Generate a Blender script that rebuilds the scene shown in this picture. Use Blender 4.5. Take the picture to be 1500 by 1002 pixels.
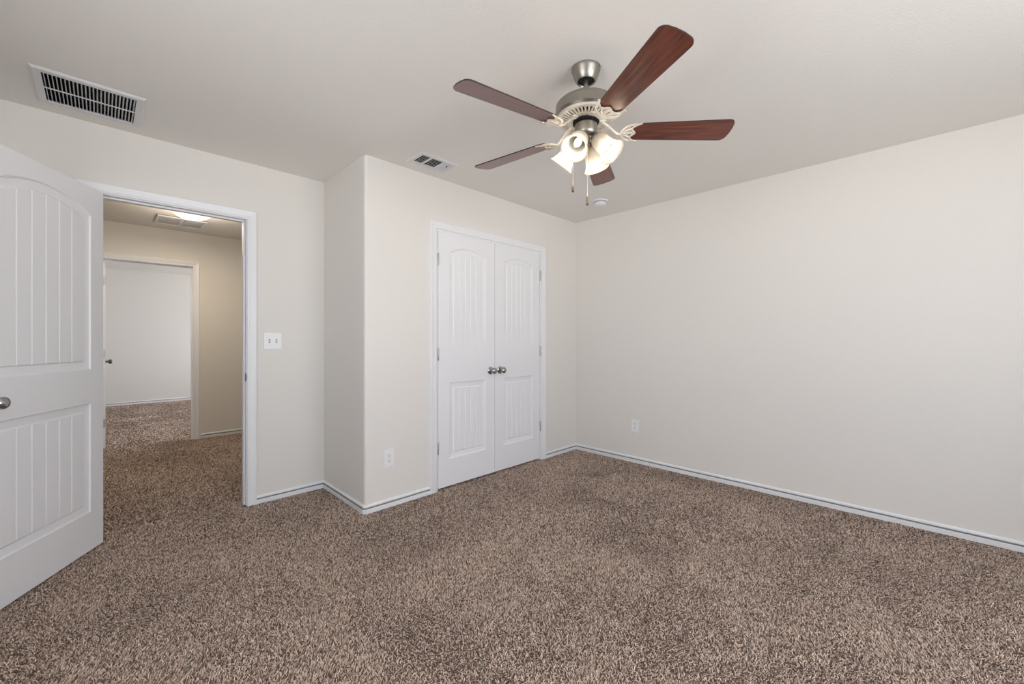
import bpy, bmesh, math, random
import numpy as np
from mathutils import Vector, Matrix
random.seed(7); RNG = np.random.default_rng(11)
for o in list(bpy.data.objects): bpy.data.objects.remove(o)
S = bpy.context.scene; COL = S.collection
PI = math.pi

# ------------------------------------------------------------------ camera
H = 2.44                                   # ceiling height
D, R, D2, XJ = 2.697, 3.648, 3.416, 1.271  # closet wall y, right wall x, door wall y, jog x
YR, XL = -1.55, -0.90                      # rear wall, left wall
HY, FY = 6.13, 10.2                        # hall wall, far bedroom wall
HL, HR = -1.6, 4.6                        # hall ends
cd = bpy.data.cameras.new('camera'); cam = bpy.data.objects.new('camera', cd); COL.objects.link(cam)
cam.location = (0, 0, 1.187); cam.rotation_euler = (PI/2, 0, -math.radians(44.787))
cd.sensor_width = 36; cd.lens = 607.27/1500*36; cd.shift_y = -4.26/1500; cd.clip_start = 0.02
S.camera = cam
# ------------------------------------------------------------------ light
SKY = 9.25
S.view_settings.view_transform = 'Standard'; S.view_settings.look = 'None'
S.view_settings.exposure = 0.0; S.view_settings.gamma = 1; S.view_settings.use_curve_mapping = False
w = bpy.data.worlds.new('world'); S.world = w; w.use_nodes = True
wt = w.node_tree; _s = wt.nodes.new('ShaderNodeSeparateXYZ'); _r = wt.nodes.new('ShaderNodeValToRGB')
_m = wt.nodes.new('ShaderNodeMapRange'); _m.inputs['From Min'].default_value = -1; _tc = wt.nodes.new('ShaderNodeTexCoord')
wt.links.new(_tc.outputs['Generated'], _s.inputs[0]); wt.links.new(_s.outputs[2], _m.inputs['Value']); wt.links.new(_m.outputs[0], _r.inputs[0])
_r.color_ramp.elements[0].position = .47; _r.color_ramp.elements[0].color = (.86, .865, .885, 1)      # glow below the horizon, added brighter than the sky to lift the ceiling
_r.color_ramp.elements[1].position = .53; _r.color_ramp.elements[1].color = (.56, .60, .67, 1)      # hazy sky above
wt.links.new(_r.outputs[0], wt.nodes['Background'].inputs[0])
w.node_tree.nodes['Background'].inputs[1].default_value = SKY
# windows: (axis-plane, centre, size)   rear wall of the bedroom, side wall of the far bedroom, added fill window in the left wall
WIN1 = (0.0, 2.30, 0.60, 2.15)            # x0,x1,z0,z1 in rear wall
WIN_FILL = (.30, 1.50, 0.70, 2.05)             # y0,y1,z0,z1 in left wall; made-up window, out of view, for extra light
WIN2 = (7.0, 9.95, 0.30, 2.25)                # y0,y1,z0,z1 in far room's right wall
def portal(name, loc, rot, sx, sy):
    l = bpy.data.lights.new(name, 'AREA'); l.shape = 'RECTANGLE'; l.size = sx; l.size_y = sy
    l.cycles.is_portal = True
    o = bpy.data.objects.new(name, l); COL.objects.link(o); o.location = loc; o.rotation_euler = rot
portal('window_daylight', ((WIN1[0]+WIN1[1])/2, YR-.13, (WIN1[2]+WIN1[3])/2), (PI/2, 0, 0), WIN1[1]-WIN1[0], WIN1[3]-WIN1[2])
XF = 3.2
portal('window_daylight', (XL-.13, (WIN_FILL[0]+WIN_FILL[1])/2, (WIN_FILL[2]+WIN_FILL[3])/2), (PI/2, 0, -PI/2), WIN_FILL[1]-WIN_FILL[0], WIN_FILL[3]-WIN_FILL[2])  # portal of the added left-wall window
portal('window_daylight', (XF+.13, (WIN2[0]+WIN2[1])/2, (WIN2[2]+WIN2[3])/2), (PI/2, 0, PI/2), WIN2[1]-WIN2[0], WIN2[3]-WIN2[2])

# ------------------------------------------------------------------ materials
def mat(name, col, rough=.5, metal=0, **kw):
    m = bpy.data.materials.new(name); m.use_nodes = True
    b = m.node_tree.nodes['Principled BSDF']
    b.inputs['Base Color'].default_value = (*col, 1); b.inputs['Roughness'].default_value = rough
    b.inputs['Metallic'].default_value = metal
    for k, v in kw.items(): b.inputs[k].default_value = v
    return m
def N(m, t, **kw):
    n = m.node_tree.nodes.new(t)
    for k, v in kw.items():
        if k in n.inputs: n.inputs[k].default_value = v
        else: setattr(n, k, v)
    return n
def L(m, a, b): m.node_tree.links.new(a, b)
def bump(m, scale, dist, strength=1, detail=3, obj=False, rough=.5):
    tc = N(m, 'ShaderNodeTexCoord'); no = N(m, 'ShaderNodeTexNoise'); bu = N(m, 'ShaderNodeBump')
    no.inputs['Scale'].default_value = scale; no.inputs['Detail'].default_value = detail
    no.inputs['Roughness'].default_value = rough
    bu.inputs['Strength'].default_value = strength; bu.inputs['Distance'].default_value = dist
    L(m, tc.outputs['Object'], no.inputs['Vector']); L(m, no.outputs['Fac'], bu.inputs['Height'])
    L(m, bu.outputs['Normal'], m.node_tree.nodes['Principled BSDF'].inputs['Normal'])
    return m
WALL = bump(mat('wall_paint', (.82, .797, .757), .62), 130, .0016, .5)
CEIL = bump(mat('ceiling_paint', (.89, .865, .825), .8), 75, .003, .6, 4)
TRIM = bump(mat('trim_paint', (.87, .88, .905), .35), 25, .0006, .35)
DOORM = bump(mat('door_paint', (.88, .885, .91), .42), 60, .0004, .3)
PLAST = mat('white_plastic', (.90, .90, .92), .3)
VENTW = mat('vent_enamel', (.76, .77, .79), .4)
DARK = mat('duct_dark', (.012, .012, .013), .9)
SLOT = mat('slot_dark', (.03, .03, .03), .6)
GREY = mat('slot_grey', (.25, .25, .26), .6)
NICK = bump(mat('brushed_nickel', (.36, .34, .30), .36, 1), 90, .0003, .3)
NICKLIT = mat('bulb_lit_nickel', (.74, .70, .63), .38, .35)  # nickel with a paler base colour, imitating the glow of nearby bulbs
CHROM = mat('knob_chrome', (.45, .45, .46), .16, 1)
IRON = mat('dark_metal', (.10, .10, .11), .35, 1)
BRASS = mat('brass', (.80, .56, .25), .25, 1)
HINGE = mat('hinge_nickel', (.50, .50, .50), .4, .9)
GROOVE = mat('groove_shade', (.36, .36, .365), .8)  # grey paint standing in for shade inside the baseboard groove
CARPB = mat('carpet_backing', (.12, .085, .068), .95)
def wood(name, seed, c0, c1):
    m = mat(name, c0, .33); b = m.node_tree.nodes['Principled BSDF']
    b.inputs['Coat Weight'].default_value = .4; b.inputs['Coat Roughness'].default_value = .28
    tc = N(m, 'ShaderNodeTexCoord'); mp = N(m, 'ShaderNodeMapping'); mp.inputs['Scale'].default_value = (2.2, 34, 8)
    mp.inputs['Location'].default_value = (seed, seed*2, 0)
    no = N(m, 'ShaderNodeTexNoise'); no.inputs['Scale'].default_value = 2.2; no.inputs['Detail'].default_value = 6
    no.inputs['Distortion'].default_value = .5
    cr = N(m, 'ShaderNodeValToRGB')
    cr.color_ramp.elements[0].position = .36; cr.color_ramp.elements[0].color = (*c0, 1)
    cr.color_ramp.elements[1].position = .66; cr.color_ramp.elements[1].color = (*c1, 1)
    L(m, tc.outputs['Object'], mp.inputs['Vector']); L(m, mp.outputs['Vector'], no.inputs['Vector'])
    L(m, no.outputs['Fac'], cr.inputs['Fac']); L(m, cr.outputs['Color'], b.inputs['Base Color'])
    return m
WOOD = wood('cherry_blade', 3.1, (.070, .017, .010), (.200, .050, .026))
WEDGE = mat('blade_edge', (.035, .015, .012), .5)
FOB = wood('fob_wood', 1.3, (.10, .06, .03), (.30, .20, .11))
# frosted glass
GLASS = bpy.data.materials.new('frosted_glass'); GLASS.use_nodes = True
nt = GLASS.node_tree; nt.nodes.clear()
o_ = nt.nodes.new('ShaderNodeOutputMaterial'); mx = nt.nodes.new('ShaderNodeMixShader'); mx2 = nt.nodes.new('ShaderNodeMixShader')
tr = nt.nodes.new('ShaderNodeBsdfTranslucent'); di = nt.nodes.new('ShaderNodeBsdfDiffuse'); gl = nt.nodes.new('ShaderNodeBsdfGlossy')
tr.inputs[0].default_value = (.34, .325, .30, 1); di.inputs[0].default_value = (.10, .098, .093, 1); gl.inputs[1].default_value = .25
mx.inputs[0].default_value = .5; mx2.inputs[0].default_value = .06
nt.links.new(tr.outputs[0], mx.inputs[1]); nt.links.new(di.outputs[0], mx.inputs[2])
tp = nt.nodes.new('ShaderNodeBsdfTransparent'); mx3 = nt.nodes.new('ShaderNodeMixShader'); mx3.inputs[0].default_value = .20; tp.inputs[0].default_value = (1, .97, .92, 1)
nt.links.new(mx.outputs[0], mx2.inputs[1]); nt.links.new(gl.outputs[0], mx2.inputs[2]); nt.links.new(mx2.outputs[0], mx3.inputs[1]); nt.links.new(tp.outputs[0], mx3.inputs[2]); nt.links.new(mx3.outputs[0], o_.inputs[0])
def emis(name, col, s):
    m = mat(name, col, .4); b = m.node_tree.nodes['Principled BSDF']
    b.inputs['Emission Color'].default_value = (*col, 1); b.inputs['Emission Strength'].default_value = s
    return m
BULB = emis('bulb_glow', (1, .88, .72), 3.5)
HALLG = emis('hall_dome_glow', (1, .86, .66), 1.25)
PANE = bpy.data.materials.new('window_glass'); PANE.use_nodes = True
nt = PANE.node_tree; nt.nodes.clear()
o_ = nt.nodes.new('ShaderNodeOutputMaterial'); mx = nt.nodes.new('ShaderNodeMixShader')
tp = nt.nodes.new('ShaderNodeBsdfTransparent'); gl = nt.nodes.new('ShaderNodeBsdfGlossy'); gl.inputs[1].default_value = .02
mx.inputs[0].default_value = .06; nt.links.new(tp.outputs[0], mx.inputs[1]); nt.links.new(gl.outputs[0], mx.inputs[2]); nt.links.new(mx.outputs[0], o_.inputs[0])
# carpet yarn: per-tuft tone attribute
CARP = mat('carpet_yarn', (.3, .2, .16), .95); b = CARP.node_tree.nodes['Principled BSDF']
b.inputs['Specular IOR Level'].default_value = .15
at = N(CARP, 'ShaderNodeAttribute', attribute_name='tone'); cr = N(CARP, 'ShaderNodeValToRGB')
e = cr.color_ramp.elements; e[0].position = 0; e[0].color = (.13, .086, .064, 1); e[1].position = 1; e[1].color = (.98, .80, .68, 1)
m_ = cr.color_ramp.elements.new(.5); m_.color = (.60, .465, .38, 1)
L(CARP, at.outputs['Fac'], cr.inputs['Fac']); L(CARP, cr.outputs['Color'], b.inputs['Base Color'])

# ------------------------------------------------------------------ helpers
def link(name, me, m, parent=None, smooth=False):
    o = bpy.data.objects.new(name, me); COL.objects.link(o)
    if m is not None:
        for q in (m if isinstance(m, (list, tuple)) else [m]): me.materials.append(q)
    if parent: o.parent = parent
    if smooth:
        me.polygons.foreach_set('use_smooth', [True]*len(me.polygons))
    return o
def obj(name, bm, m, parent=None, smooth=None):
    bmesh.ops.recalc_face_normals(bm, faces=bm.faces)
    me = bpy.data.meshes.new(name); bm.to_mesh(me); bm.free()
    o = link(name, me, m, parent)
    if smooth:
        me.polygons.foreach_set('use_smooth', [True]*len(me.polygons))
        me.set_sharp_from_angle(angle=math.radians(smooth))
    return o
def B(): return bmesh.new()
def tag(o, label=None, cat=None, group=None, kind=None):
    if label: o['label'] = label
    if cat: o['category'] = cat
    if group: o['group'] = group
    if kind: o['kind'] = kind
    return o
def struct(o, label, cat): return tag(o, label, cat, kind='structure')
def empty(name, loc, rz=0):
    o = bpy.data.objects.new(name, None); COL.objects.link(o); o.location = loc; o.rotation_euler = (0, 0, rz)
    o.empty_display_size = .05; return o
def box(bm, x0, x1, y0, y1, z0, z1, M=None, bev=0):
    vs = [bm.verts.new(((x0, x1)[i & 1], (y0, y1)[i >> 1 & 1], (z0, z1)[i >> 2 & 1])) for i in range(8)]
    fs = [bm.faces.new([vs[k] for k in q]) for q in ((0, 2, 3, 1), (4, 5, 7, 6), (0, 1, 5, 4), (2, 6, 7, 3), (0, 4, 6, 2), (1, 3, 7, 5))]
    if bev:
        es = list({e for f in fs for e in f.edges})
        r = bmesh.ops.bevel(bm, geom=es, offset=bev, segments=2, profile=.5, affect='EDGES')
        vs = list({v for f in r['faces'] for v in f.verts})
    if M is not None: bmesh.ops.transform(bm, matrix=M, verts=vs)
    return vs
def prism(bm, poly, z0, z1, M=None):
    a = [bm.verts.new((x, y, z0)) for x, y in poly]; b = [bm.verts.new((x, y, z1)) for x, y in poly]
    bm.faces.new(a[::-1]); bm.faces.new(b); n = len(poly)
    for i in range(n): bm.faces.new((a[i], a[(i+1) % n], b[(i+1) % n], b[i]))
    if M is not None: bmesh.ops.transform(bm, matrix=M, verts=a+b)
def lathe(bm, prof, seg=40, M=None, cap0=False, cap1=False):
    rings = []; allv = []
    for r, z in prof:
        if r < 1e-6: v = [bm.verts.new((0, 0, z))]
        else: v = [bm.verts.new((r*math.cos(2*PI*i/seg), r*math.sin(2*PI*i/seg), z)) for i in range(seg)]
        rings.append(v); allv += v
    for a, b in zip(rings, rings[1:]):
        for i in range(seg):
            j = (i+1) % seg
            q = [a[i % len(a)], a[j % len(a)], b[j % len(b)], b[i % len(b)]]
            q = list(dict.fromkeys(q))
            if len(q) > 2: bm.faces.new(q)
    if cap0 and len(rings[0]) > 1: bm.faces.new(rings[0][::-1])
    if cap1 and len(rings[-1]) > 1: bm.faces.new(rings[-1])
    if M is not None: bmesh.ops.transform(bm, matrix=M, verts=allv)
    return allv
def tube(bm, pts, r, seg=8, flat=1.0, M=None):
    """tube along pts; r scalar or list; flat squashes in z"""
    pts = [Vector(p) for p in pts]; n = len(pts); rr = r if isinstance(r, (list, tuple)) else [r]*n
    rings = []; allv = []; up = Vector((0, 0, 1))
    for i, p in enumerate(pts):
        t = (pts[min(i+1, n-1)]-pts[max(i-1, 0)]).normalized()
        u = up if abs(t.dot(up)) < .95 else Vector((1, 0, 0))
        s = t.cross(u).normalized(); v = s.cross(t).normalized()
        ring = [bm.verts.new(p + s*rr[i]*math.cos(2*PI*k/seg) + v*rr[i]*flat*math.sin(2*PI*k/seg)) for k in range(seg)]
        rings.append(ring); allv += ring
    for a, b in zip(rings, rings[1:]):
        for k in range(seg): bm.faces.new((a[k], a[(k+1) % seg], b[(k+1) % seg], b[k]))
    bm.faces.new(rings[0][::-1]); bm.faces.new(rings[-1])
    if M is not None: bmesh.ops.transform(bm, matrix=M, verts=allv)
def crv(pts, n=6):
    """Catmull-Rom through pts"""
    P = [Vector(p) for p in pts]; P = [P[0]*2-P[1]] + P + [P[-1]*2-P[-2]]; out = []
    for i in range(1, len(P)-2):
        for k in range(n):
            t = k/n; a, b, c, d = P[i-1:i+3]
            out.append(.5*((2*b)+(c-a)*t+(2*a-5*b+4*c-d)*t*t+(3*b-a-3*c+d)*t**3))
    out.append(P[-2]); return out

# ------------------------------------------------------------------ setting: shell
T = .115
bm = B(); box(bm, -1.8, 4.8, YR-.2, FY+.2, -.12, -.004)
fl = struct(obj('floor', bm, CARPB), 'brown carpeted floor running through bedroom, hall and far room', 'floor')
# ceiling is one slab with the two duct openings left in it
RV = (-.235, .170, 2.880, 3.285)   # return vent x0,x1,y0,y1
SV = (1.518, 1.826, 2.384, 2.580)
HV = (.405, .815, 5.435, 5.810)
def slab_with_holes(bm, X0, X1, Y0, Y1, z0, z1, holes):
    xs = sorted({X0, X1, *[h[0] for h in holes], *[h[1] for h in holes]}); ys = sorted({Y0, Y1, *[h[2] for h in holes], *[h[3] for h in holes]})
    for i in range(len(xs)-1):
        for j in range(len(ys)-1):
            cx, cy = (xs[i]+xs[i+1])/2, (ys[j]+ys[j+1])/2
            if any(h[0] < cx < h[1] and h[2] < cy < h[3] for h in holes): continue
            box(bm, xs[i], xs[i+1], ys[j], ys[j+1], z0, z1)
inner = lambda v, k: (v[0]+k, v[1]-k, v[2]+k, v[3]-k)
bm = B(); slab_with_holes(bm, -1.8, 4.8, YR-.2, FY+.2, H, H+.1, [inner(RV, .03), inner(SV, .03)])
bmesh.ops.remove_doubles(bm, verts=bm.verts, dist=1e-5)
struct(obj('ceiling', bm, CEIL), 'lightly textured off-white ceiling', 'ceiling')
# right wall
bm = B(); box(bm, R, R+T, YR-T, D2, 0, H); struct(obj('wall_right', bm, WALL), 'long plain beige wall on the right with one outlet', 'wall')
# closet wall with bullnose corner + jog
rb = .022; CX0, CX1, CZ = 1.846, 3.081, 2.045      # closet rough opening
arc = [(XJ+rb-rb*math.cos(a), D+rb-rb*math.sin(a)) for a in np.linspace(0, PI/2, 9)]
bm = B()
prism(bm, [(XJ, D2)] + arc + [(CX0, D), (CX0, D+T), (XJ+T, D+T), (XJ+T, D2)], 0, H)
box(bm, CX0, CX1, D, D+T, CZ, H); box(bm, CX1, R, D, D+T, 0, H)
struct(obj('wall_closet', bm, WALL, smooth=30), 'beige closet wall projecting into the bedroom with a rounded corner', 'wall')
# door wall
DX0, DX1, DZ = -.062, .757, 2.058                   # rough opening of bedroom door
bm = B(); box(bm, HL, DX0, D2, D2+T, 0, H); box(bm, DX0, DX1, D2, D2+T, DZ, H); box(bm, DX1, HR, D2, D2+T, 0, H)
struct(obj('wall_door', bm, WALL), 'beige wall around the open bedroom doorway', 'wall')
# rear wall with window 1
def wall_hole_x(bm, y0, y1, xa, xb, hole):
    a, b, c, d = hole
    box(bm, xa, a, y0, y1, 0, H); box(bm, b, xb, y0, y1, 0, H); box(bm, a, b, y0, y1, 0, c); box(bm, a, b, y0, y1, d, H)
def wall_hole_y(bm, x0, x1, ya, yb, hole):
    a, b, c, d = hole
    box(bm, x0, x1, ya, a, 0, H); box(bm, x0, x1, b, yb, 0, H); box(bm, x0, x1, a, b, 0, c); box(bm, x0, x1, a, b, d, H)
bm = B(); wall_hole_x(bm, YR-T, YR, XL-T, R, WIN1); struct(obj('wall_rear', bm, WALL), 'beige bedroom wall behind the camera with a window', 'wall')
bm = B(); wall_hole_y(bm, XL-T, XL, YR, D2, WIN_FILL); struct(obj('wall_left', bm, WALL), 'beige bedroom wall on the left beyond the open door', 'wall')
# hall
D4X0, D4X1, D4Z = -.030, .795, 2.058
bm = B(); box(bm, HL-T, D4X0, HY, HY+T, 0, H); box(bm, D4X0, D4X1, HY, HY+T, D4Z, H); box(bm, D4X1, HR+T, HY, HY+T, 0, H)
struct(obj('wall_hall', bm, WALL), 'dim beige hall wall with a second doorway', 'wall')
bm = B(); box(bm, HL-T, HL, D2+T, HY, 0, H); struct(obj('wall_hall_left', bm, WALL), 'left end wall of the hall', 'wall')
bm = B(); box(bm, HR, HR+T, D2+T, HY, 0, H); struct(obj('wall_hall_right', bm, WALL), 'right end wall of the hall', 'wall')
bm = B(); box(bm, HL-T, XF+T, FY, FY+T, 0, H); struct(obj('wall_far', bm, WALL), 'bright beige far wall of the room across the hall', 'wall')
bm = B(); box(bm, HL-T, HL, HY+T, FY, 0, H); struct(obj('wall_far_left', bm, WALL), 'left wall of the room across the hall', 'wall')
bm = B(); wall_hole_y(bm, XF, XF+T, HY+T, FY, WIN2); struct(obj('wall_far_right', bm, WALL), 'window wall of the room across the hall', 'wall')
def window(name, w, h, loc, rz, lab):
    e = empty(name, loc, rz); struct(e, lab, 'window')
    bm = B()
    for a in (0, w-.05): box(bm, a, a+.05, -.04, .04, 0, h, bev=.004)
    for c in (0, h/2-.02, h-.05): box(bm, .05, w-.05, -.035, .035, c, c+(.05 if c != h/2-.02 else .04), bev=.004)
    obj('window_frame', bm, TRIM, e)
    bm = B(); box(bm, .04, w-.04, -.003, .003, .04, h-.04); obj('window_pane', bm, PANE, e)
    bm = B(); box(bm, -.03, w+.03, .04, .14, -.03, 0, bev=.005); obj('window_sill', bm, TRIM, e)
window('window_1', WIN1[1]-WIN1[0], WIN1[3]-WIN1[2], (WIN1[0], YR-.07, WIN1[2]), 0, 'white framed bedroom window behind the camera')
window('fill_window', WIN_FILL[1]-WIN_FILL[0], WIN_FILL[3]-WIN_FILL[2], (XL-.07, WIN_FILL[1], WIN_FILL[2]), -PI/2, 'added white framed window in the left bedroom wall, unseen, for fill light')
window('window_2', WIN2[1]-WIN2[0], WIN2[3]-WIN2[2], (XF+.07, WIN2[0], WIN2[2]), PI/2, 'white framed window of the room across the hall')

# ------------------------------------------------------------------ baseboards (mitred sweeps)
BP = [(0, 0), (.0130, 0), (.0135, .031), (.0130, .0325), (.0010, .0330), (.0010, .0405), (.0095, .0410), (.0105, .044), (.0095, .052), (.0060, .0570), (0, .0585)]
def sweep(paths_pts, prof, names, labels):
    """walk points along the wall foot (room on the left-hand side of travel); one object per segment"""
    P = [Vector((x, y)) for x, y in paths_pts]; n = len(P)
    d = [(P[i+1]-P[i]).normalized() for i in range(n-1)]; nl = [Vector((-q.y, q.x)) for q in d]
    off = []
    for i in range(n):
        if i == 0: off.append(nl[0])
        elif i == n-1: off.append(nl[-1])
        else:
            s = (nl[i-1]+nl[i]); off.append(s/ (s.dot(nl[i])))
    groups = {}
    for i, nm in enumerate(names):
        if nm is None: continue
        groups.setdefault(nm, []).append(i)
    for nm, segs in groups.items():
        bm = B()
        for i in segs:
            a = [bm.verts.new((*(P[i]+off[i]*u), z)) for u, z in prof]; b = [bm.verts.new((*(P[i+1]+off[i+1]*u), z)) for u, z in prof]
            bm.faces.new(a[::-1]); bm.faces.new(b)
            for k in range(len(prof)): bm.faces.new((a[k], a[(k+1) % len(prof)], b[(k+1) % len(prof)], b[k]))
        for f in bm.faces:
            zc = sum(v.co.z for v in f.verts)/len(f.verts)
            if len(f.verts) == 4 and .0325 < zc < .0409: f.material_index = 1  # recess faces take the painted shade
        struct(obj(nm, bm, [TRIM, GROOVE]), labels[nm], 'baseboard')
# travel so that room lies on the left: right wall (from near to far), closet wall going -x, jog, door wall
CW = .057
ch = .010
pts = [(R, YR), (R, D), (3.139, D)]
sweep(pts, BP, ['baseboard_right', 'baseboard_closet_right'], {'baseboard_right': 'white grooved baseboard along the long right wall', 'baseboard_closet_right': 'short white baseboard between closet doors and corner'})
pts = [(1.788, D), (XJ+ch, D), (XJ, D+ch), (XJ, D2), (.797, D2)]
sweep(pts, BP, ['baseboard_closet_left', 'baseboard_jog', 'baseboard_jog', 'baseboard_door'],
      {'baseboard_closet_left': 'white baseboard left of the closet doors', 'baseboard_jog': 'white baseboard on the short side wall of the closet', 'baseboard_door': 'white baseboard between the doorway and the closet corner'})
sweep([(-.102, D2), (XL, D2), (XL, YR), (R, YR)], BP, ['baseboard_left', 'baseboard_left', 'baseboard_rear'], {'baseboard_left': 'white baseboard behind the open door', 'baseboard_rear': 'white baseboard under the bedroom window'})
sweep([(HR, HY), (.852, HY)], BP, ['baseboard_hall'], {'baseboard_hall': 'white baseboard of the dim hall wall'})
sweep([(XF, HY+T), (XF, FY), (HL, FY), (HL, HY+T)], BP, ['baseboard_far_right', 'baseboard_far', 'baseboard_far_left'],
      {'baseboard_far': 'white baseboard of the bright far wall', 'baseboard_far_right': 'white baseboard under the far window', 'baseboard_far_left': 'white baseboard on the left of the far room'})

# ------------------------------------------------------------------ casings and jambs
CP = [(0, 0), (0, .009), (.003, .011), (.010, .0115), (.014, .0085), (.018, .0095), (.030, .0125), (.040, .0145), (.050, .0165), (.054, .016), (.057, .013), (.057, 0)]
def casing(name, x0, x1, zt, y, sgn, lab, parent=None):
    """x0,x1,zt inner edges; y wall face; sgn -1 stands out to -y"""
    bm = B()
    path = [((x0, 0), (-1, 0)), ((x0, zt), (-1, 1)), ((x1, zt), (1, 1)), ((x1, 0), (1, 0))]
    rings = [[bm.verts.new((p[0]+o[0]*u, y+sgn*dp, p[1]+o[1]*u)) for u, dp in CP] for p, o in path]
    for a, b in zip(rings, rings[1:]):
        for k in range(len(CP)): bm.faces.new((a[k], a[(k+1) % len(CP)], b[(k+1) % len(CP)], b[k]))
    bm.faces.new(rings[0]); bm.faces.new(rings[-1][::-1])
    o = obj(name, bm, TRIM, parent)
    if not parent: struct(o, lab, 'trim')
    return o
def jamb(name, X0, X1, Z, ya, yb, t, stop, lab):
    """X0..X1 rough opening, jamb thickness t, stop y range"""
    bm = B(); box(bm, X0, X0+t, ya, yb, 0, Z); box(bm, X1-t, X1, ya, yb, 0, Z); box(bm, X0+t, X1-t, ya, yb, Z-t, Z)
    s0, s1, d = stop
    box(bm, X0+t, X0+t+d, s0, s1, 0, Z-t-d, bev=.0015); box(bm, X1-t-d, X1-t, s0, s1, 0, Z-t-d, bev=.0015); box(bm, X0+t, X1-t, s0, s1, Z-t-d, Z-t, bev=.0015)
    return struct(obj(name, bm, TRIM), lab, 'trim')
casing('trim_1', -.045, .740, 2.042, D2, -1, 'white moulded casing around the open bedroom doorway')
tj = jamb('trim_2', DX0, DX1, DZ, D2-.001, D2+T+.001, .022, (D2+.038, D2+.076, .011), 'white jamb and stop of the bedroom doorway')
casing('trim_3', -.045, .740, 2.042, D2+T, 1, 'white casing on the hall side of the bedroom doorway')
bm = B(); box(bm, DX1-.0235, DX1-.0215, D2+.004, D2+.034, .885, .943, bev=.0005); box(bm, DX1-.0237, DX1-.0217, D2-.004, D2+.006, .897, .931)
tag(obj('strike_plate', bm, IRON, tj), 'dark metal strike plate')
casing('trim_4', 1.845, 3.082, 2.044, D, -1, 'white moulded casing around the double closet doors')
tj = jamb('trim_5', CX0, CX1, CZ, D-.001, D+T, .016, (D+.040, D+.075, .008), 'white jamb of the closet doorway')
casing('trim_6', -.014, .779, 2.042, HY, -1, 'white casing around the doorway across the hall')
jamb('trim_7', D4X0, D4X1, D4Z, HY-.001, HY+T+.001, .020, (HY+.040, HY+.075, .011), 'white jamb of the doorway across the hall')
casing('trim_8', -.014, .779, 2.042, HY+T, 1, 'white casing on the far side of the doorway across the hall')

# ------------------------------------------------------------------ moulded arch-top plank doors
def door_mesh(name, w, h, t, px0, px1, ngroove, spring, peak):
    zt0, zb1, zb0 = 1.010, .818, .215       # top panel bottom, bottom panel top/bottom (outer)
    mw = .048
    fx0, fx1 = px0+mw, px1-mw; gs = [fx0+(fx1-fx0)*(i+1)/(ngroove+1) for i in range(ngroove)]
    def fine(lo, hi, st): return list(np.arange(lo, hi+1e-9, st))
    xs = {0., w}
    for a in fine(px0-.004, px0+mw+.006, .0025)+fine(px1-mw-.006, px1+.004, .0025): xs.add(round(a, 5))
    for g in gs: xs |= {round(g+k, 5) for k in (-.006, -.0045, -.003, -.0015, 0, .0015, .003, .0045, .006)}
    xs |= {round(a, 5) for a in np.arange(px0, px1, .02)}
    zs = {0., h}
    for c in (zb0, zt0): zs |= {round(a, 5) for a in fine(c-.004, c+mw+.006, .0025)}
    zs |= {round(a, 5) for a in fine(zb1-mw-.006, zb1+.004, .0025)}
    zs |= {round(a, 5) for a in fine(spring-mw-.012, peak+.006, .0025)}
    zs |= {round(a, 5) for a in np.arange(zb0, spring, .06)}
    xs = np.array(sorted(xs)); zs = np.array(sorted(zs)); X, Z = np.meshgrid(xs, zs)
    wd = px1-px0; sag = peak-spring; Rr = (wd*wd/4+sag*sag)/(2*sag); cx = (px0+px1)/2; cz = peak-Rr
    PT = np.array([0, .0025, .010, .036, .043, .0470, 1]); PD = np.array([0, -.0062, -.0080, -.0115, -.0120, -.0050, -.0050])
    def relief(d): return np.interp(np.clip(d, 0, 1), PT, PD)
    side = np.minimum(X-px0, px1-X)
    dt = np.minimum(np.minimum(side, Z-zt0), Rr-np.hypot(X-cx, Z-cz)); db = np.minimum(np.minimum(side, Z-zb0), zb1-Z)
    dep = np.where(dt > 0, relief(dt), 0)+np.where(db > 0, relief(db), 0)
    infield = np.maximum(dt, db) > .047
    for g in gs: dep = dep-np.where(infield, .0036*np.clip(1-np.abs(X-g)/.0045, 0, 1), 0)
    nx, nz = len(xs), len(zs)
    V = []; F = []
    fr = np.stack([X, -dep, Z], -1).reshape(-1, 3); bk = np.stack([X, t+dep, Z], -1).reshape(-1, 3)
    V = np.concatenate([fr, bk]); n1 = len(fr)
    idx = np.arange(nx*nz).reshape(nz, nx)
    q = np.stack([idx[:-1, :-1], idx[:-1, 1:], idx[1:, 1:], idx[1:, :-1]], -1).reshape(-1, 4)
    F = q.tolist() + (q[:, ::-1]+n1).tolist(); ns = len(F)
    b0 = len(V); c = [(0, 0), (w, 0), (w, h), (0, h)]
    for i in range(4):
        (xa, za), (xb, zb) = c[i], c[(i+1) % 4]
        V = np.concatenate([V, [(xa, 0, za), (xb, 0, zb), (xb, t, zb), (xa, t, za)]]); k = b0+4*i; F.append([k+3, k+2, k+1, k])
    me = bpy.data.meshes.new(name); me.from_pydata(V.tolist(), [], F); me.update()
    sm = [True]*ns+[False]*4; me.polygons.foreach_set('use_smooth', sm)
    me.set_sharp_from_angle(angle=math.radians(50))
    return me
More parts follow.
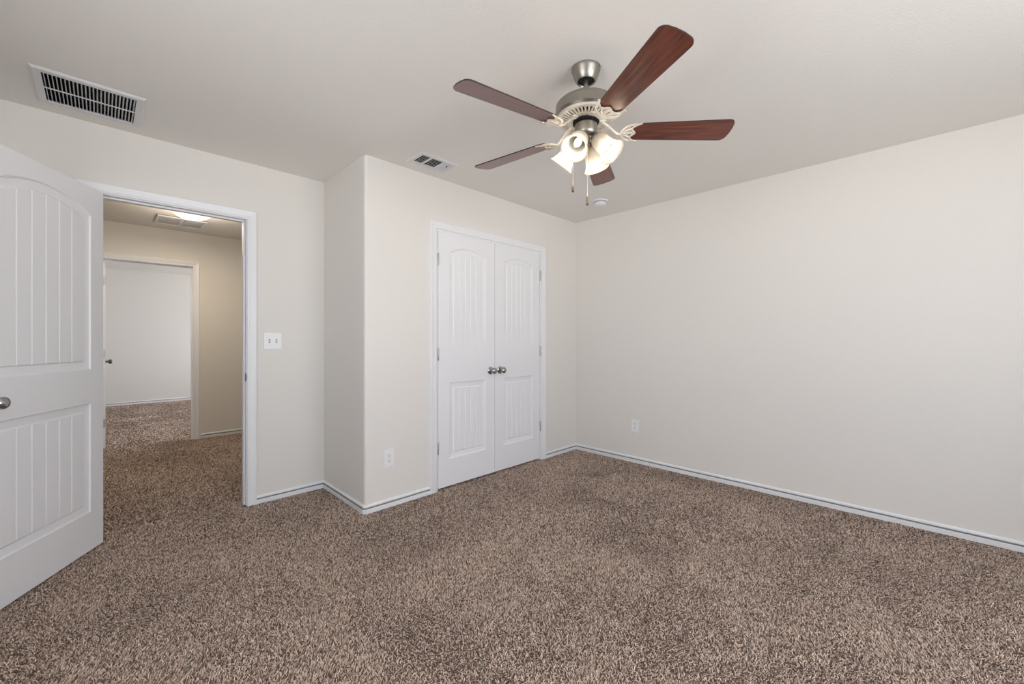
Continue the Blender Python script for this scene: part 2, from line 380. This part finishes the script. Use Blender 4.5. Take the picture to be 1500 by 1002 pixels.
def knob(parent, x, z, y, sgn, m=CHROM, pos=''):
    """round knob standing out along sgn*y"""
    M = Matrix.Translation((x, y, z)) @ Matrix.Rotation(-sgn*PI/2, 4, 'X')
    bm = B(); lathe(bm, [(0, 0), (.0325, 0), (.0335, .003), (.031, .007), (.022, .010), (.013, .012), (.0115, .030), (.014, .034)], 32, M)
    lathe(bm, [(.012, .030), (.020, .034), (.0262, .043), (.0275, .051), (.025, .059), (.018, .065), (.008, .0675), (0, .068)], 32, M)
    return obj('door_knob', bm, m, parent, smooth=40)
def hinge(parent, x, z, y, sgn, m=HINGE):
    bm = B(); lathe(bm, [(0, -.050), (.004, -.049), (.0062, -.045), (.0062, .045), (.004, .049), (0, .050)], 12, Matrix.Translation((x, y, z)))
    box(bm, x-.0015*sgn-.0012, x-.0015*sgn+.0012, y, y+.026, z-.044, z+.044)
    return obj('hinge', bm, m, parent, smooth=40)
DT = .035
# open bedroom door, swung about 121 degrees into the room
A = math.radians(239.0); dd = Vector((math.cos(A), math.sin(A))); nn = Vector((-math.sin(A), math.cos(A)))
P0 = Vector((.011, 3.380)) - nn*DT
dr = struct(link('door_1', door_mesh('door_1', .762, 2.026, DT, .095, .667, 5, 1.862, 1.935), DOORM), 'white arch-panel bedroom door standing open on the left', 'door')
dr.location = (P0.x, P0.y, .010); dr.rotation_euler = (0, 0, A)
knob(dr, .678, .905, DT, 1, CHROM); knob(dr, .678, .905, 0, -1, CHROM)
for z in (.27, 1.02, 1.80):
    bm = B(); lathe(bm, [(0, -.05), (.0062, -.046), (.0062, .046), (0, .05)], 12, Matrix.Translation((-.004, -.004, z)))
    box(bm, -.0015, .001, 0, .030, z-.044, z+.044); obj('hinge', bm, HINGE, dr, smooth=40)
# closet pair
cm = door_mesh('closet_door', .595, 2.012, DT, .108, .492, 4, 1.858, 1.910)
dl = struct(link('door_2', cm, DOORM), 'left white arch-panel closet door, closed', 'door'); dl.location = (1.8670, D+.001, .018)
d2 = struct(link('door_3', cm, None), 'right white arch-panel closet door, closed', 'door'); d2.location = (2.4660, D+.001, .018)
knob(dl, .595-.049, .895, 0, -1); knob(d2, .060, .895, 0, -1)
for z in (.315, 1.050, 1.790):
    hinge(dl, -.003, z, -.006, 1, HINGE); hinge(d2, .598, z, -.006, -1, HINGE)
for o_, x in ((dl, .545), (d2, .050)):
    bm = B(); box(bm, x, x+.045, -.001, .020, 2.011, 2.0165); tag(obj('ball_catch', bm, IRON, o_), 'dark metal catch on the door top')
# far bedroom door: opened 90+ into the far room, hinged on the left jamb
d4 = struct(link('door_4', door_mesh('door_4', .762, 2.026, DT, .095, .667, 5, 1.862, 1.935), DOORM), 'white door of the room across the hall, open and seen edge-on', 'door')
A4 = math.radians(90.3); d4.location = (.038, HY+T-.01, .012); d4.rotation_euler = (0, 0, A4)
knob(d4, .70, .905, 0, -1, IRON)
for z in (.27, 1.02, 1.80):
    bm = B(); box(bm, -.0015, .001, .001, .033, z-.044, z+.044); lathe(bm, [(0, -.046), (.006, -.045), (.006, .045), (0, .046)], 10, Matrix.Translation((-.004, DT+.004, z)))
    obj('hinge', bm, HINGE, d4)

# ------------------------------------------------------------------ wall plates
def plate(bm, w, h, d=.0055): box(bm, -w/2, w/2, -d, 0, -h/2, h/2, bev=.002)
def outlet(loc, rz, lab):
    e = empty('wall_outlet', loc, rz); tag(e, lab, 'outlet')
    bm = B(); plate(bm, .076, .121); obj('cover_plate', bm, PLAST, e)
    for s in (-1, 1):
        bm = B(); pr = [(.0165*math.cos(a)*1.0, .0142*math.sin(a)) for a in np.linspace(0, 2*PI, 20, endpoint=False)]
        M = Matrix.Translation((0, -.0052, s*.0195)) @ Matrix.Rotation(PI/2, 4, 'X'); prism(bm, pr, 0, .0022, M)
        f = obj('receptacle', bm, PLAST, e)
        bm = B()
        for x, hh in ((-.0065, .0085), (.0065, .007)): box(bm, x-.0013, x+.0013, -.0078, -.0070, s*.0195+.0035-hh/2, s*.0195+.0035+hh/2)
        lathe(bm, [(0, 0), (.0027, 0), (.0027, .0009), (0, .0009)], 12, Matrix.Translation((0, -.0070, s*.0195-.0075)) @ Matrix.Rotation(PI/2, 4, 'X'))
        tag(obj('slot', bm, SLOT, f), 'dark socket slots')
    bm = B(); lathe(bm, [(0, 0), (.003, 0), (.0025, .001), (0, .0012)], 12, Matrix.Translation((0, -.0055, 0)) @ Matrix.Rotation(PI/2, 4, 'X')); obj('screw', bm, PLAST, e)
    return e
outlet((1.449, D, .345), 0, 'white duplex wall outlet left of the closet doors')
outlet((R, 1.993, .352), -PI/2, 'white duplex wall outlet on the long right wall')
e = empty('light_switch', (.903, D2, 1.173)); tag(e, 'white two-gang toggle light switch beside the open doorway', 'light switch')
bm = B(); plate(bm, .118, .118); obj('switch_plate', bm, PLAST, e)
for x, s in ((-.023, 1), (.023, -1)):
    bm = B(); box(bm, x-.0052, x+.0052, -.0062, -.0054, -.0125, .0125); f = tag(obj('toggle_slot', bm, GREY, e), 'grey slot around a toggle')
    bm = B(); box(bm, -.004, .004, -.013, 0, -.0045, .0045, Matrix.Translation((x, -.005, s*.003)) @ Matrix.Rotation(s*.5, 4, 'X'), bev=.001); obj('toggle', bm, PLAST, e)
    for z in (-.030, .030):
        bm = B(); lathe(bm, [(0, 0), (.0028, 0), (.0022, .001), (0, .0012)], 12, Matrix.Translation((x, -.0055, z)) @ Matrix.Rotation(PI/2, 4, 'X')); obj('screw', bm, PLAST, e)

# ------------------------------------------------------------------ ceiling vents
def vent_frame(bm, w, h, bw, drop=.009):
    """picture frame with sloped outer lip, local z=0 is the ceiling"""
    o = [(-w/2, -h/2), (w/2, -h/2), (w/2, h/2), (-w/2, h/2)]
    prof = [(0, 0), (0, -.0015), (.009, -drop), (bw, -drop), (bw, .03), (bw-.002, .03), (bw-.002, 0)]
    sg = [(1, 1), (-1, 1), (-1, -1), (1, -1)]
    rings = [[bm.verts.new((x+sx*u, y+sy*u, z)) for u, z in prof] for (x, y), (sx, sy) in zip(o, sg)]
    for i in range(4):
        a, b = rings[i], rings[(i+1) % 4]
        for k in range(len(prof)): bm.faces.new((a[k], a[(k+1) % len(prof)], b[(k+1) % len(prof)], b[k]))
def duct(bm, w, h, d=.09):
    t = .003
    box(bm, -w/2, w/2, -h/2, h/2, d, d+t)
    for s in (-1, 1): box(bm, s*w/2-t*(s > 0), s*w/2+t*(s < 0), -h/2, h/2, .001, d); box(bm, -w/2, w/2, s*h/2-t*(s > 0), s*h/2+t*(s < 0), .001, d)
def slat(bm, x0, x1, y, ang, wd=.012, th=.0012, z=0, along='x'):
    M = Matrix.Translation(((x0+x1)/2, y, z)) @ Matrix.Rotation(ang, 4, 'X') if along == 'x' else Matrix.Translation((y, (x0+x1)/2, z)) @ Matrix.Rotation(PI/2, 4, 'Z') @ Matrix.Rotation(ang, 4, 'X')
    box(bm, -(x1-x0)/2, (x1-x0)/2, -wd/2, wd/2, -th/2, th/2, M)
# return grille
w_, h_ = RV[1]-RV[0], RV[3]-RV[2]
e = empty('return_air_grille', ((RV[0]+RV[1])/2, (RV[2]+RV[3])/2, H)); tag(e, 'large white louvered return grille on the ceiling above the open door', 'vent')
bm = B(); vent_frame(bm, w_, h_, .036); obj('frame', bm, VENTW, e)
bm = B(); duct(bm, w_-.066, h_-.066); tag(obj('duct_liner', bm, DARK, e), 'black duct interior')
iw, ih = w_/2-.036, h_/2-.036; nS = 24
for k in range(nS):
    bm = B(); slat(bm, -ih, ih, -iw+(k+.5)*2*iw/nS, math.radians(66), .0115, .0014, -.0020, 'y'); obj('louver', bm, VENTW, e)
bm = B(); box(bm, -iw, iw, -.004, .004, -.0085, -.005); obj('crossbar', bm, VENTW, e)
for x, y in ((-.08, ih+.018), (.08, ih+.018)):
    bm = B(); lathe(bm, [(0, -.012), (.004, -.0115), (.006, -.009), (.006, -.008)], 12, Matrix.Translation((x*0+x, -y+.0, 0))); obj('screw', bm, VENTW, e)
# supply register (three-way)
w_, h_ = SV[1]-SV[0], SV[3]-SV[2]
e = empty('supply_air_register', ((SV[0]+SV[1])/2, (SV[2]+SV[3])/2, H)); tag(e, 'small white three-way supply register on the ceiling near the closet corner', 'vent')
bm = B(); vent_frame(bm, w_, h_, .030); obj('frame', bm, VENTW, e)
bm = B(); duct(bm, w_-.058, h_-.058); tag(obj('duct_liner', bm, DARK, e), 'black duct interior')
iw, ih = w_/2-.030, h_/2-.030
xa, xb = -iw+.072, iw-.072
for x in (xa, xb):
    bm = B(); box(bm, x-.007, x+.007, -ih, ih, -.009, -.004); obj('divider', bm, VENTW, e)
for k in range(6):
    bm = B(); slat(bm, xa+.006, xb-.006, -ih+(k+.9)*2*ih/6.6, math.radians(24), .0120, .0012, -.0030, 'x'); obj('louver', bm, VENTW, e)
for k in range(4):
    bm = B(); slat(bm, -ih, ih, -iw+(k+.6)*(xa+iw)/4.4, math.radians(-30), .0120, .0012, -.0005, 'y'); obj('louver', bm, VENTW, e)
for k in range(4):
    bm = B(); slat(bm, -ih, ih, xb+.010+(k+.4)*(iw-xb-.006)/4, math.radians(38), .0175, .0012, -.0005, 'y'); obj('louver', bm, VENTW, e)
bm = B(); box(bm, -.003, .003, -.001, .001, -.022, -.004, Matrix.Translation((iw-.02, -.03, 0)) @ Matrix.Rotation(.5, 4, 'Y')); tag(obj('damper_lever', bm, IRON, e), 'small dark damper lever')
# hall grille
w_, h_ = HV[1]-HV[0], HV[3]-HV[2]
e = empty('hall_ceiling_grille', ((HV[0]+HV[1])/2, (HV[2]+HV[3])/2, H)); tag(e, 'grey-white filter grille on the hall ceiling seen through the doorway', 'vent')
bm = B(); box(bm, -w_/2, w_/2, -h_/2, h_/2, -.004, 0); tag(obj('backing', bm, mat('filter_grey', (.62, .62, .62), .9), e), 'grey filter behind the louvers')
bm = B(); vt = .022
for a in ((-w_/2, w_/2, -h_/2, -h_/2+vt), (-w_/2, w_/2, h_/2-vt, h_/2), (-w_/2, -w_/2+vt, -h_/2+vt, h_/2-vt), (w_/2-vt, w_/2, -h_/2+vt, h_/2-vt)): box(bm, *a, -.016, 0)
obj('frame', bm, VENTW, e)
bm = B(); box(bm, -.012, .012, -h_/2+vt, h_/2-vt, -.014, -.004); obj('divider', bm, VENTW, e)
for k in range(18):
    y = -h_/2+vt+(k+.5)*(h_-2*vt)/18
    bm = B(); slat(bm, -w_/2+vt, -.012, y, math.radians(25), .018, .001, -.010); slat(bm, .012, w_/2-vt, y, math.radians(25), .018, .001, -.010); obj('louver', bm, VENTW, e)

# smoke detector
e = empty('smoke_detector', (3.215, 2.105, H)); tag(e, 'round white smoke detector on the ceiling near the far corner', 'smoke detector')
bm = B(); lathe(bm, [(0, 0), (.068, 0), (.069, -.004), (.067, -.010), (.050, -.0125)], 40); obj('base', bm, PLAST, e, smooth=40)
bm = B(); lathe(bm, [(.044, -.012), (.044, -.015), (.054, -.017), (.055, -.028), (.050, -.037), (.040, -.042), (0, -.044)], 40); obj('cover', bm, PLAST, e, smooth=35)
bm = B()
for k in range(16):
    box(bm, .0535, .0556, -.006, .006, -.0245, -.0215, Matrix.Rotation(2*PI*k/16, 4, 'Z'))
tag(obj('vent_slots', bm, GREY, e), 'grey slots around the cover')

# hall dome light
HLX, HLY = .63, 5.04
e = empty('hall_ceiling_light', (HLX, HLY, H)); tag(e, 'glowing white dome light on the hall ceiling', 'ceiling light')
bm = B(); lathe(bm, [(0, 0), (.165, 0), (.168, -.01), (.160, -.022), (.150, -.022), (.150, -.004)], 48); obj('base', bm, PLAST, e, smooth=40)
bm = B(); lathe(bm, [(.152, -.015)]+[(.152*math.cos(a), -.022-.072*math.sin(a)) for a in np.linspace(0, PI/2, 10)], 48); obj('glass_dome', bm, HALLG, e, smooth=60)

l_ = bpy.data.lights.new('hall_dome_light', 'AREA'); l_.shape = 'DISK'; l_.size = .28; l_.energy = 12; l_.color = (1, .86, .68)
lo = bpy.data.objects.new('hall_dome_light', l_); COL.objects.link(lo); lo.location = (HLX, HLY, H-.105)
l_ = bpy.data.lights.new('hall_dome_side_light', 'POINT'); l_.energy = 8; l_.color = (1, .86, .70); l_.shadow_soft_size = .10
lo = bpy.data.objects.new('hall_dome_side_light', l_); COL.objects.link(lo); lo.location = (HLX, HLY, H-.25)

# ------------------------------------------------------------------ ceiling fan
FX, FYc = 1.596, 1.122
fan = empty('ceiling_fan', (FX, FYc, H)); tag(fan, 'five-blade cherry wood ceiling fan with four lit frosted tulip shades', 'ceiling fan')
z = lambda a: a-H
bm = B(); lathe(bm, [(0, 0), (.064, 0), (.0665, -.002), (.0665, -.010), (.064, -.016), (.058, -.036), (.050, -.054), (.044, -.062), (.039, -.063), (.037, -.058)], 48)
can = obj('canopy', bm, NICK, fan, smooth=35)
bm = B(); lathe(bm, [(.0375, -.056), (.036, -.0585), (0, -.0585)], 32); tag(obj('canopy_recess', bm, DARK, can), 'black inside of the canopy', None)
bm = B()
for a in (-100, -92, -84): 
    q = math.radians(a+15); box(bm, .0655, .0672, -.0022, .0022, -.0085, -.0045, Matrix.Rotation(q, 4, 'Z'))
tag(obj('vent_holes', bm, SLOT, can), 'small dark slots in the canopy rim')
bm = B(); lathe(bm, [(0, -.05), (.0115, -.05), (.0115, -.150), (0, -.150)], 24); obj('downrod', bm, NICK, fan, smooth=35)
bm = B(); lathe(bm, [(0, z(2.305)), (.022, z(2.305)), (.026, z(2.300)), (.028, z(2.290)), (.055, z(2.288)), (.100, z(2.284)), (.128, z(2.276)), (.138, z(2.266)), (.140, z(2.255)), (.140, z(2.230)),
                 (.1415, z(2.227)), (.1415, z(2.222)), (.139, z(2.219)), (.134, z(2.212)), (.130, z(2.212)), (.126, z(2.222)), (0, z(2.222))], 72)
mh = obj('motor_housing', bm, NICK, fan, smooth=35)
# vented lower plate
bm = B()
def ring(bm, r0, r1, z0, z1, seg=72): lathe(bm, [(r0, z0), (r0, z1), (r1, z1), (r1, z0), (r0, z0)], seg)
ring(bm, .1185, .1335, z(2.213), z(2.200)); ring(bm, .060, .0845, z(2.205), z(2.193))
for k in range(42):
    M = Matrix.Rotation(2*PI*k/42, 4, 'Z'); a, b = .082, .120
    vs = [bm.verts.new(M @ Vector(v)) for v in ((a, -.0032, z(2.1935)), (b, -.0050, z(2.2)), (b, .0050, z(2.2)), (a, .0032, z(2.1935)), (a, -.0032, z(2.203)), (b, -.0050, z(2.210)), (b, .0050, z(2.210)), (a, .0032, z(2.203)))]
    for q in ((0, 1, 2, 3), (4, 7, 6, 5), (0, 4, 5, 1), (2, 6, 7, 3)): bm.faces.new([vs[i] for i in q])
vp = tag(obj('vented_plate', bm, NICKLIT, fan, smooth=35), 'slotted nickel plate under the motor, bulb light in its colour')
bm = B(); lathe(bm, [(.055, z(2.2135)), (.128, z(2.2135))], 48); obj('slot_backing', bm, SLOT, vp)
bm = B(); lathe(bm, [(0, z(2.215)), (.060, z(2.215)), (.060, z(2.186)), (0, z(2.186))], 40); tag(obj('flywheel', bm, DARK, fan, smooth=35), 'black hub between motor and light kit')
bm = B(); lathe(bm, [(0, z(2.186)), (.030, z(2.186)), (.046, z(2.182)), (.0515, z(2.176)), (.0525, z(2.165)), (.0525, z(2.140)), (.050, z(2.130)), (.040, z(2.121)), (.022, z(2.115)), (.019, z(2.105)), (.019, z(2.088)), (.016, z(2.083)), (0, z(2.083))], 48)
sh = obj('switch_housing', bm, NICK, fan, smooth=35)
bm = B(); lathe(bm, [(0, z(2.084)), (.012, z(2.083)), (.0145, z(2.078)), (.0145, z(2.070)), (.009, z(2.064)), (.011, z(2.058)), (.011, z(2.050)), (.006, z(2.043)), (0, z(2.042))], 24)
tag(obj('finial', bm, BRASS, sh, smooth=35), 'brass finial')
# blades
def blade_outline():
    pts = []
    # scalloped root (x radial), y lateral
    root = crv([(.232, -.052, 0), (.214, -.047, 0), (.204, -.032, 0), (.206, -.018, 0), (.216, -.008, 0), (.219, 0, 0), (.216, .008, 0), (.206, .018, 0), (.204, .032, 0), (.214, .047, 0), (.232, .052, 0)], 4)
    pts += [(p.x, p.y) for p in root]
    for t in np.linspace(.08, .9, 8): x = .232+(.622-.232)*t; pts.append((x, .052+.0145*t**.9))
    # tip corner arcs
    wr = .0665; cr_ = .032
    for a in np.linspace(PI/2, 0, 7): pts.append((.628+cr_*math.cos(a)*.9, wr-cr_+cr_*math.sin(a)))
    for yy in (.018, 0, -.018): pts.append((.660-.0-abs(yy)*.02, yy))
    for a in np.linspace(0, -PI/2, 7): pts.append((.628+cr_*math.cos(a)*.9, -wr+cr_+cr_*math.sin(a)))
    for t in np.linspace(.9, .08, 8): x = .232+(.622-.232)*t; pts.append((x, -.052-.0145*t**.9))
    return pts
BO = blade_outline()
def blade_me():
    bm = B(); prism(bm, BO, 0, .0055)
    bmesh.ops.recalc_face_normals(bm, faces=bm.faces)
    for f in bm.faces: f.material_index = 0 if abs(f.normal.z) > .5 else 1
    me = bpy.data.meshes.new('blade'); bm.to_mesh(me); bm.free(); me.materials.append(WOOD); me.materials.append(WEDGE); return me
def bracket_bm():
    bm = B(); zz = -.0048; r = .0056
    for s in (-1, 1):
        tube(bm, crv([(.158, s*.003, zz-.004), (.166, s*.022, zz-.001), (.182, s*.043, zz), (.208, s*.054, zz), (.244, s*.061, zz+.001)]), [r*(1.15 if i < 16 else 1.0-.6*(i-16)/8) for i in range(25)], 8, .7)
        tube(bm, crv([(.244, s*.061, zz+.001), (.220, s*.049, zz), (.208, s*.036, zz), (.208, s*.020, zz), (.220, s*.006, zz), (.222, 0, zz)]), .0050, 8, .7)
        tube(bm, crv([(.160, s*.002, zz), (.178, s*.014, zz), (.208, s*.030, zz)]), .0042, 8, .7)
        lathe(bm, [(0, -.004), (.004, -.0035), (.0055, -.001), (.0055, .002)], 12, Matrix.Translation((.216, s*.045, zz)))
    tube(bm, crv([(.160, 0, zz), (.190, 0, zz), (.222, 0, zz)]), .0046, 8, .7)
    lathe(bm, [(0, -.004), (.004, -.0035), (.0055, -.001), (.0055, .002)], 12, Matrix.Translation((.218, 0, zz)))
    return bm
BZ = 2.142; PITCH = math.radians(-12)
bme = blade_me(); brm = None; arm = None
for k in range(5):
    az = math.radians(241.25+72*k)
    bl = link('blade', bme, None, fan)
    M = Matrix.Rotation(az, 4, 'Z') @ Matrix.Translation((0, 0, z(BZ))) @ Matrix.Rotation(-PITCH*-1, 4, 'X')
    bl.matrix_local = M
    if brm is None:
        br = tag(obj('blade_bracket', bracket_bm(), NICKLIT, bl, smooth=50), 'openwork nickel bracket, bulb light in its colour'); brm = br.data
        bm = B()
        tube(bm, crv([(.066, 0, z(2.192)), (.082, 0, z(2.186)), (.105, 0, z(2.168)), (.130, 0, z(2.146)), (.150, 0, z(BZ)-.008), (.168, 0, z(BZ)-.006)]), [.010, .010, .010]+[.0095]*10+[.008]*18, 10, .62)
        box(bm, .060, .090, -.016, .016, z(2.196), z(2.189), bev=.002)
        a_ = tag(obj('blade_arm', bm, NICKLIT, fan, smooth=50), 'curved nickel blade arm, bulb light in its colour'); arm = a_.data
    else:
        br = link('blade_bracket', brm, None, bl); br['label'] = 'openwork nickel bracket, bulb light in its colour'
        a_ = link('blade_arm', arm, None, fan); a_['label'] = 'curved nickel blade arm, bulb light in its colour'
    a_.rotation_euler = (0, 0, az)
# shades
prof = [(.0215, 0), (.027, -.003), (.0340, -.012), (.0395, -.026), (.0420, -.042), (.0420, -.056), (.0415, -.070), (.0430, -.084), (.0480, -.099), (.0550, -.112), (.0615, -.120)]
pin = [(r-.0022, q) for r, q in prof]
sme = None
for k in range(4):
    az = math.radians(191.5+90*k); tilt = math.radians(42)      # tilt from straight down
    M = Matrix.Rotation(az, 4, 'Z') @ Matrix.Translation((.048, 0, z(2.108))) @ Matrix.Rotation(-tilt, 4, 'Y')
    if sme is None:
        bm = B(); lathe(bm, prof+[(.0606, -.1212)]+pin[::-1], 48); s = obj('lamp_shade', bm, GLASS, fan, smooth=60); sme = s.data
        bm = B(); lathe(bm, [(0, .008), (.012, .008), (.022, .004), (.0245, -.002), (.0245, -.010), (.0235, -.0105), (.0225, -.004), (0, -.004)], 32); tube(bm, [(0, 0, .006), (0.006, 0, .022), (-.012, 0, .030), (-.030, 0, .028)], .008)
        f_ = tag(obj('shade_fitter', bm, NICK, s, smooth=40), 'brushed nickel shade holder'); fm_ = f_.data
        bm = B(); lathe(bm, [(0, -.004), (.009, -.004), (.009, -.030), (0, -.030)], 16); so = obj('socket', bm, PLAST, s, smooth=40); so_m = so.data
        bm = B(); lathe(bm, [(0, -.028), (.008, -.030), (.014, -.044), (.0165, -.058), (.014, -.074), (.008, -.088), (.003, -.097), (0, -.099)], 20); bu = tag(obj('bulb', bm, BULB, s, smooth=60), 'lit candle-shaped bulb'); bu_m = bu.data
    else:
        s = link('lamp_shade', sme, None, fan)
        f_ = link('shade_fitter', fm_, None, s); f_['label'] = 'brushed nickel shade holder'
        link('socket', so_m, None, s); bu = link('bulb', bu_m, None, s); bu['label'] = 'lit candle-shaped bulb'
    s.matrix_local = M
    tag(s, 'frosted white glass tulip shade, lit from inside')
    lp = bpy.data.lights.new('fan_bulb_light', 'POINT'); lp.energy = 3.6; lp.color = (1, .88, .74); lp.shadow_soft_size = .012
    lo = bpy.data.objects.new('fan_bulb_light', lp); COL.objects.link(lo)
    lo.location = Matrix.Translation((FX, FYc, H)) @ M @ Vector((0, 0, -.108))
# pull chains
rt = Vector((.7096, -.7046)); nr = Vector((-.7046, -.7096))
for dx, dn, zt, zb in ((-.0605, .004, 2.150, 1.866), (.003, .020, 2.125, 1.800)):
    q = rt*dx+nr*dn
    c_ = empty('pull_chain', (q.x, q.y, 0)); c_.parent = fan
    bm = B(); tube(bm, [(0, 0, z(zt)), (0, 0, z((zt+zb)/2)), (0, 0, z(zb)+.040)], .0011, 6); obj('chain', bm, NICKLIT, c_)
    bm = B(); lathe(bm, [(0, z(zb)+.041), (.003, z(zb)+.040), (.0045, z(zb)+.032), (.0060, z(zb)+.020), (.0062, z(zb)+.012), (.0058, z(zb)+.009)], 16); tag(obj('fob', bm, FOB, c_, smooth=60), 'turned wooden fob')
    bm = B(); lathe(bm, [(.0058, z(zb)+.009), (.0056, z(zb)+.002), (.003, z(zb)), (0, z(zb))], 16); tag(obj('fob_tip', bm, IRON, c_, smooth=60), 'dark metal fob tip')

# ------------------------------------------------------------------ carpet pile
def noise2(x, y, cell, seed):
    g = np.random.default_rng(seed).random((128, 128))
    u = x/cell+40.3; v = y/cell+40.7; i = np.floor(u).astype(int); j = np.floor(v).astype(int)
    fu = u-i; fv = v-j; fu = fu*fu*(3-2*fu); fv = fv*fv*(3-2*fv)
    G = lambda a, b: g[a % 128, b % 128]
    return (G(i, j)*(1-fu)+G(i+1, j)*fu)*(1-fv)+(G(i, j+1)*(1-fu)+G(i+1, j+1)*fu)*fv
def in_view(x, y, m):
    f = (.7046, .7096); Z = f[0]*x+f[1]*y; X = .7096*x-.7046*y
    return (Z > .7) & (np.abs(X) < Z*1.24+m)
def tufts(x0, x1, y0, y1, sp, mask=None):
    nx, ny = int((x1-x0)/sp), int((y1-y0)/sp)
    X, Y = np.meshgrid(x0+(np.arange(nx)+.5)*sp, y0+(np.arange(ny)+.5)*sp)
    X = X.ravel()+RNG.uniform(-.45, .45, X.size)*sp; Y = Y.ravel()+RNG.uniform(-.45, .45, Y.size)*sp
    k = in_view(X, Y, .5)
    if mask is not None: k &= mask(X, Y)
    X, Y = X[k], Y[k]; return X, Y, np.full(X.size, sp)
dep = lambda X, Y: .7046*X+.7096*Y
ok = lambda X, Y: ((X < R-.014) & (Y < D-.014)) | ((X < XJ-.014) & (Y < D2-.014))
e1 = .012
parts = [tufts(XL+e1, R-e1, -.9, D2-e1, .0058, lambda X, Y: ok(X, Y) & (dep(X, Y) < 2.4)),
         tufts(XL+e1, R-e1, -.9, D2-e1, .0072, lambda X, Y: ok(X, Y) & (dep(X, Y) >= 2.4)),
         tufts(CX0+.016, CX1-.016, D-.016, D+.05, .0076),
         tufts(DX0+.02, DX1-.02, D2-.02, D2+T+.02, .0075),
         tufts(-.7, 2.2, D2+T+.003, HY-e1, .0090),
         tufts(D4X0+.02, D4X1-.02, HY-.013, HY+T, .010),
         tufts(-.6, 1.9, HY+T, FY-e1, .0125)]
X = np.concatenate([q[0] for q in parts]); Y = np.concatenate([q[1] for q in parts]); SP = np.concatenate([q[2] for q in parts])
n = X.size
lean = noise2(X, Y, .33, 1)*.6+noise2(X+Y, Y-X, .14, 2)*.4          # 0..1 brushing direction field
ang = RNG.uniform(0, 2*PI, n); mag = RNG.uniform(.25, 1.0, n)
bx = -.704*(lean-.5)*2.6; by = -.709*(lean-.5)*2.6
lx = (np.cos(ang)*mag*1.35+bx)*SP*1.35; ly = (np.sin(ang)*mag*1.35+by)*SP*1.35
hh = RNG.uniform(.5, 1.3, n)*np.minimum(.0080, SP*1.15)
wd = SP*RNG.uniform(.21, .33, n); ra = RNG.uniform(0, PI, n); wx = np.cos(ra)*wd; wy = np.sin(ra)*wd
ZB = -.004
# each tuft: triangular tapered bent prism (3 rings x 3 verts would be heavy) -> two crossed bent ribbons share a spine
lev = [(0, 0, 1.0), (.45, .72, 1.15), (1.0, 1.0, .55)]
V = np.zeros((n, 9, 3), np.float32)
for li, (fx, fz, fw) in enumerate(lev):
    cx = X+lx*fx; cy = Y+ly*fx; cz = ZB+hh*fz
    for c in range(3):
        a = ra+c*2*PI/3; V[:, li*3+c, 0] = cx+np.cos(a)*wd*fw; V[:, li*3+c, 1] = cy+np.sin(a)*wd*fw; V[:, li*3+c, 2] = cz
F = []
for li in range(2):
    for c in range(3):
        d = (c+1) % 3; F.append([li*3+c, li*3+d, li*3+3+d, li*3+3+c])
F = np.array(F); nq = len(F)
loops = np.concatenate([(F.reshape(1, -1)+np.arange(n)[:, None]*9), np.tile([6, 7, 8], (n, 1))+np.arange(n)[:, None]*9], 1).ravel()
tot = np.tile([4]*nq+[3], n); starts = np.concatenate([[0], np.cumsum(tot)[:-1]])
me = bpy.data.meshes.new('carpet_pile'); me.vertices.add(n*9); me.vertices.foreach_set('co', V.reshape(-1))
me.loops.add(len(loops)); me.loops.foreach_set('vertex_index', loops.astype(np.int32))
me.polygons.add(len(tot)); me.polygons.foreach_set('loop_start', starts.astype(np.int32)); me.polygons.foreach_set('use_smooth', np.ones(len(tot), bool))
me.update(calc_edges=True)
at = me.attributes.new('tone', 'FLOAT', 'POINT'); tone = np.clip(RNG.normal(.5, .36, n), 0, 1); at.data.foreach_set('value', np.repeat(tone, 9).astype(np.float32))
tag(link('carpet_pile', me, CARP), 'mottled brown shag carpet pile covering the bedroom and hall floor', 'carpet', kind='stuff')
print('tufts', n)
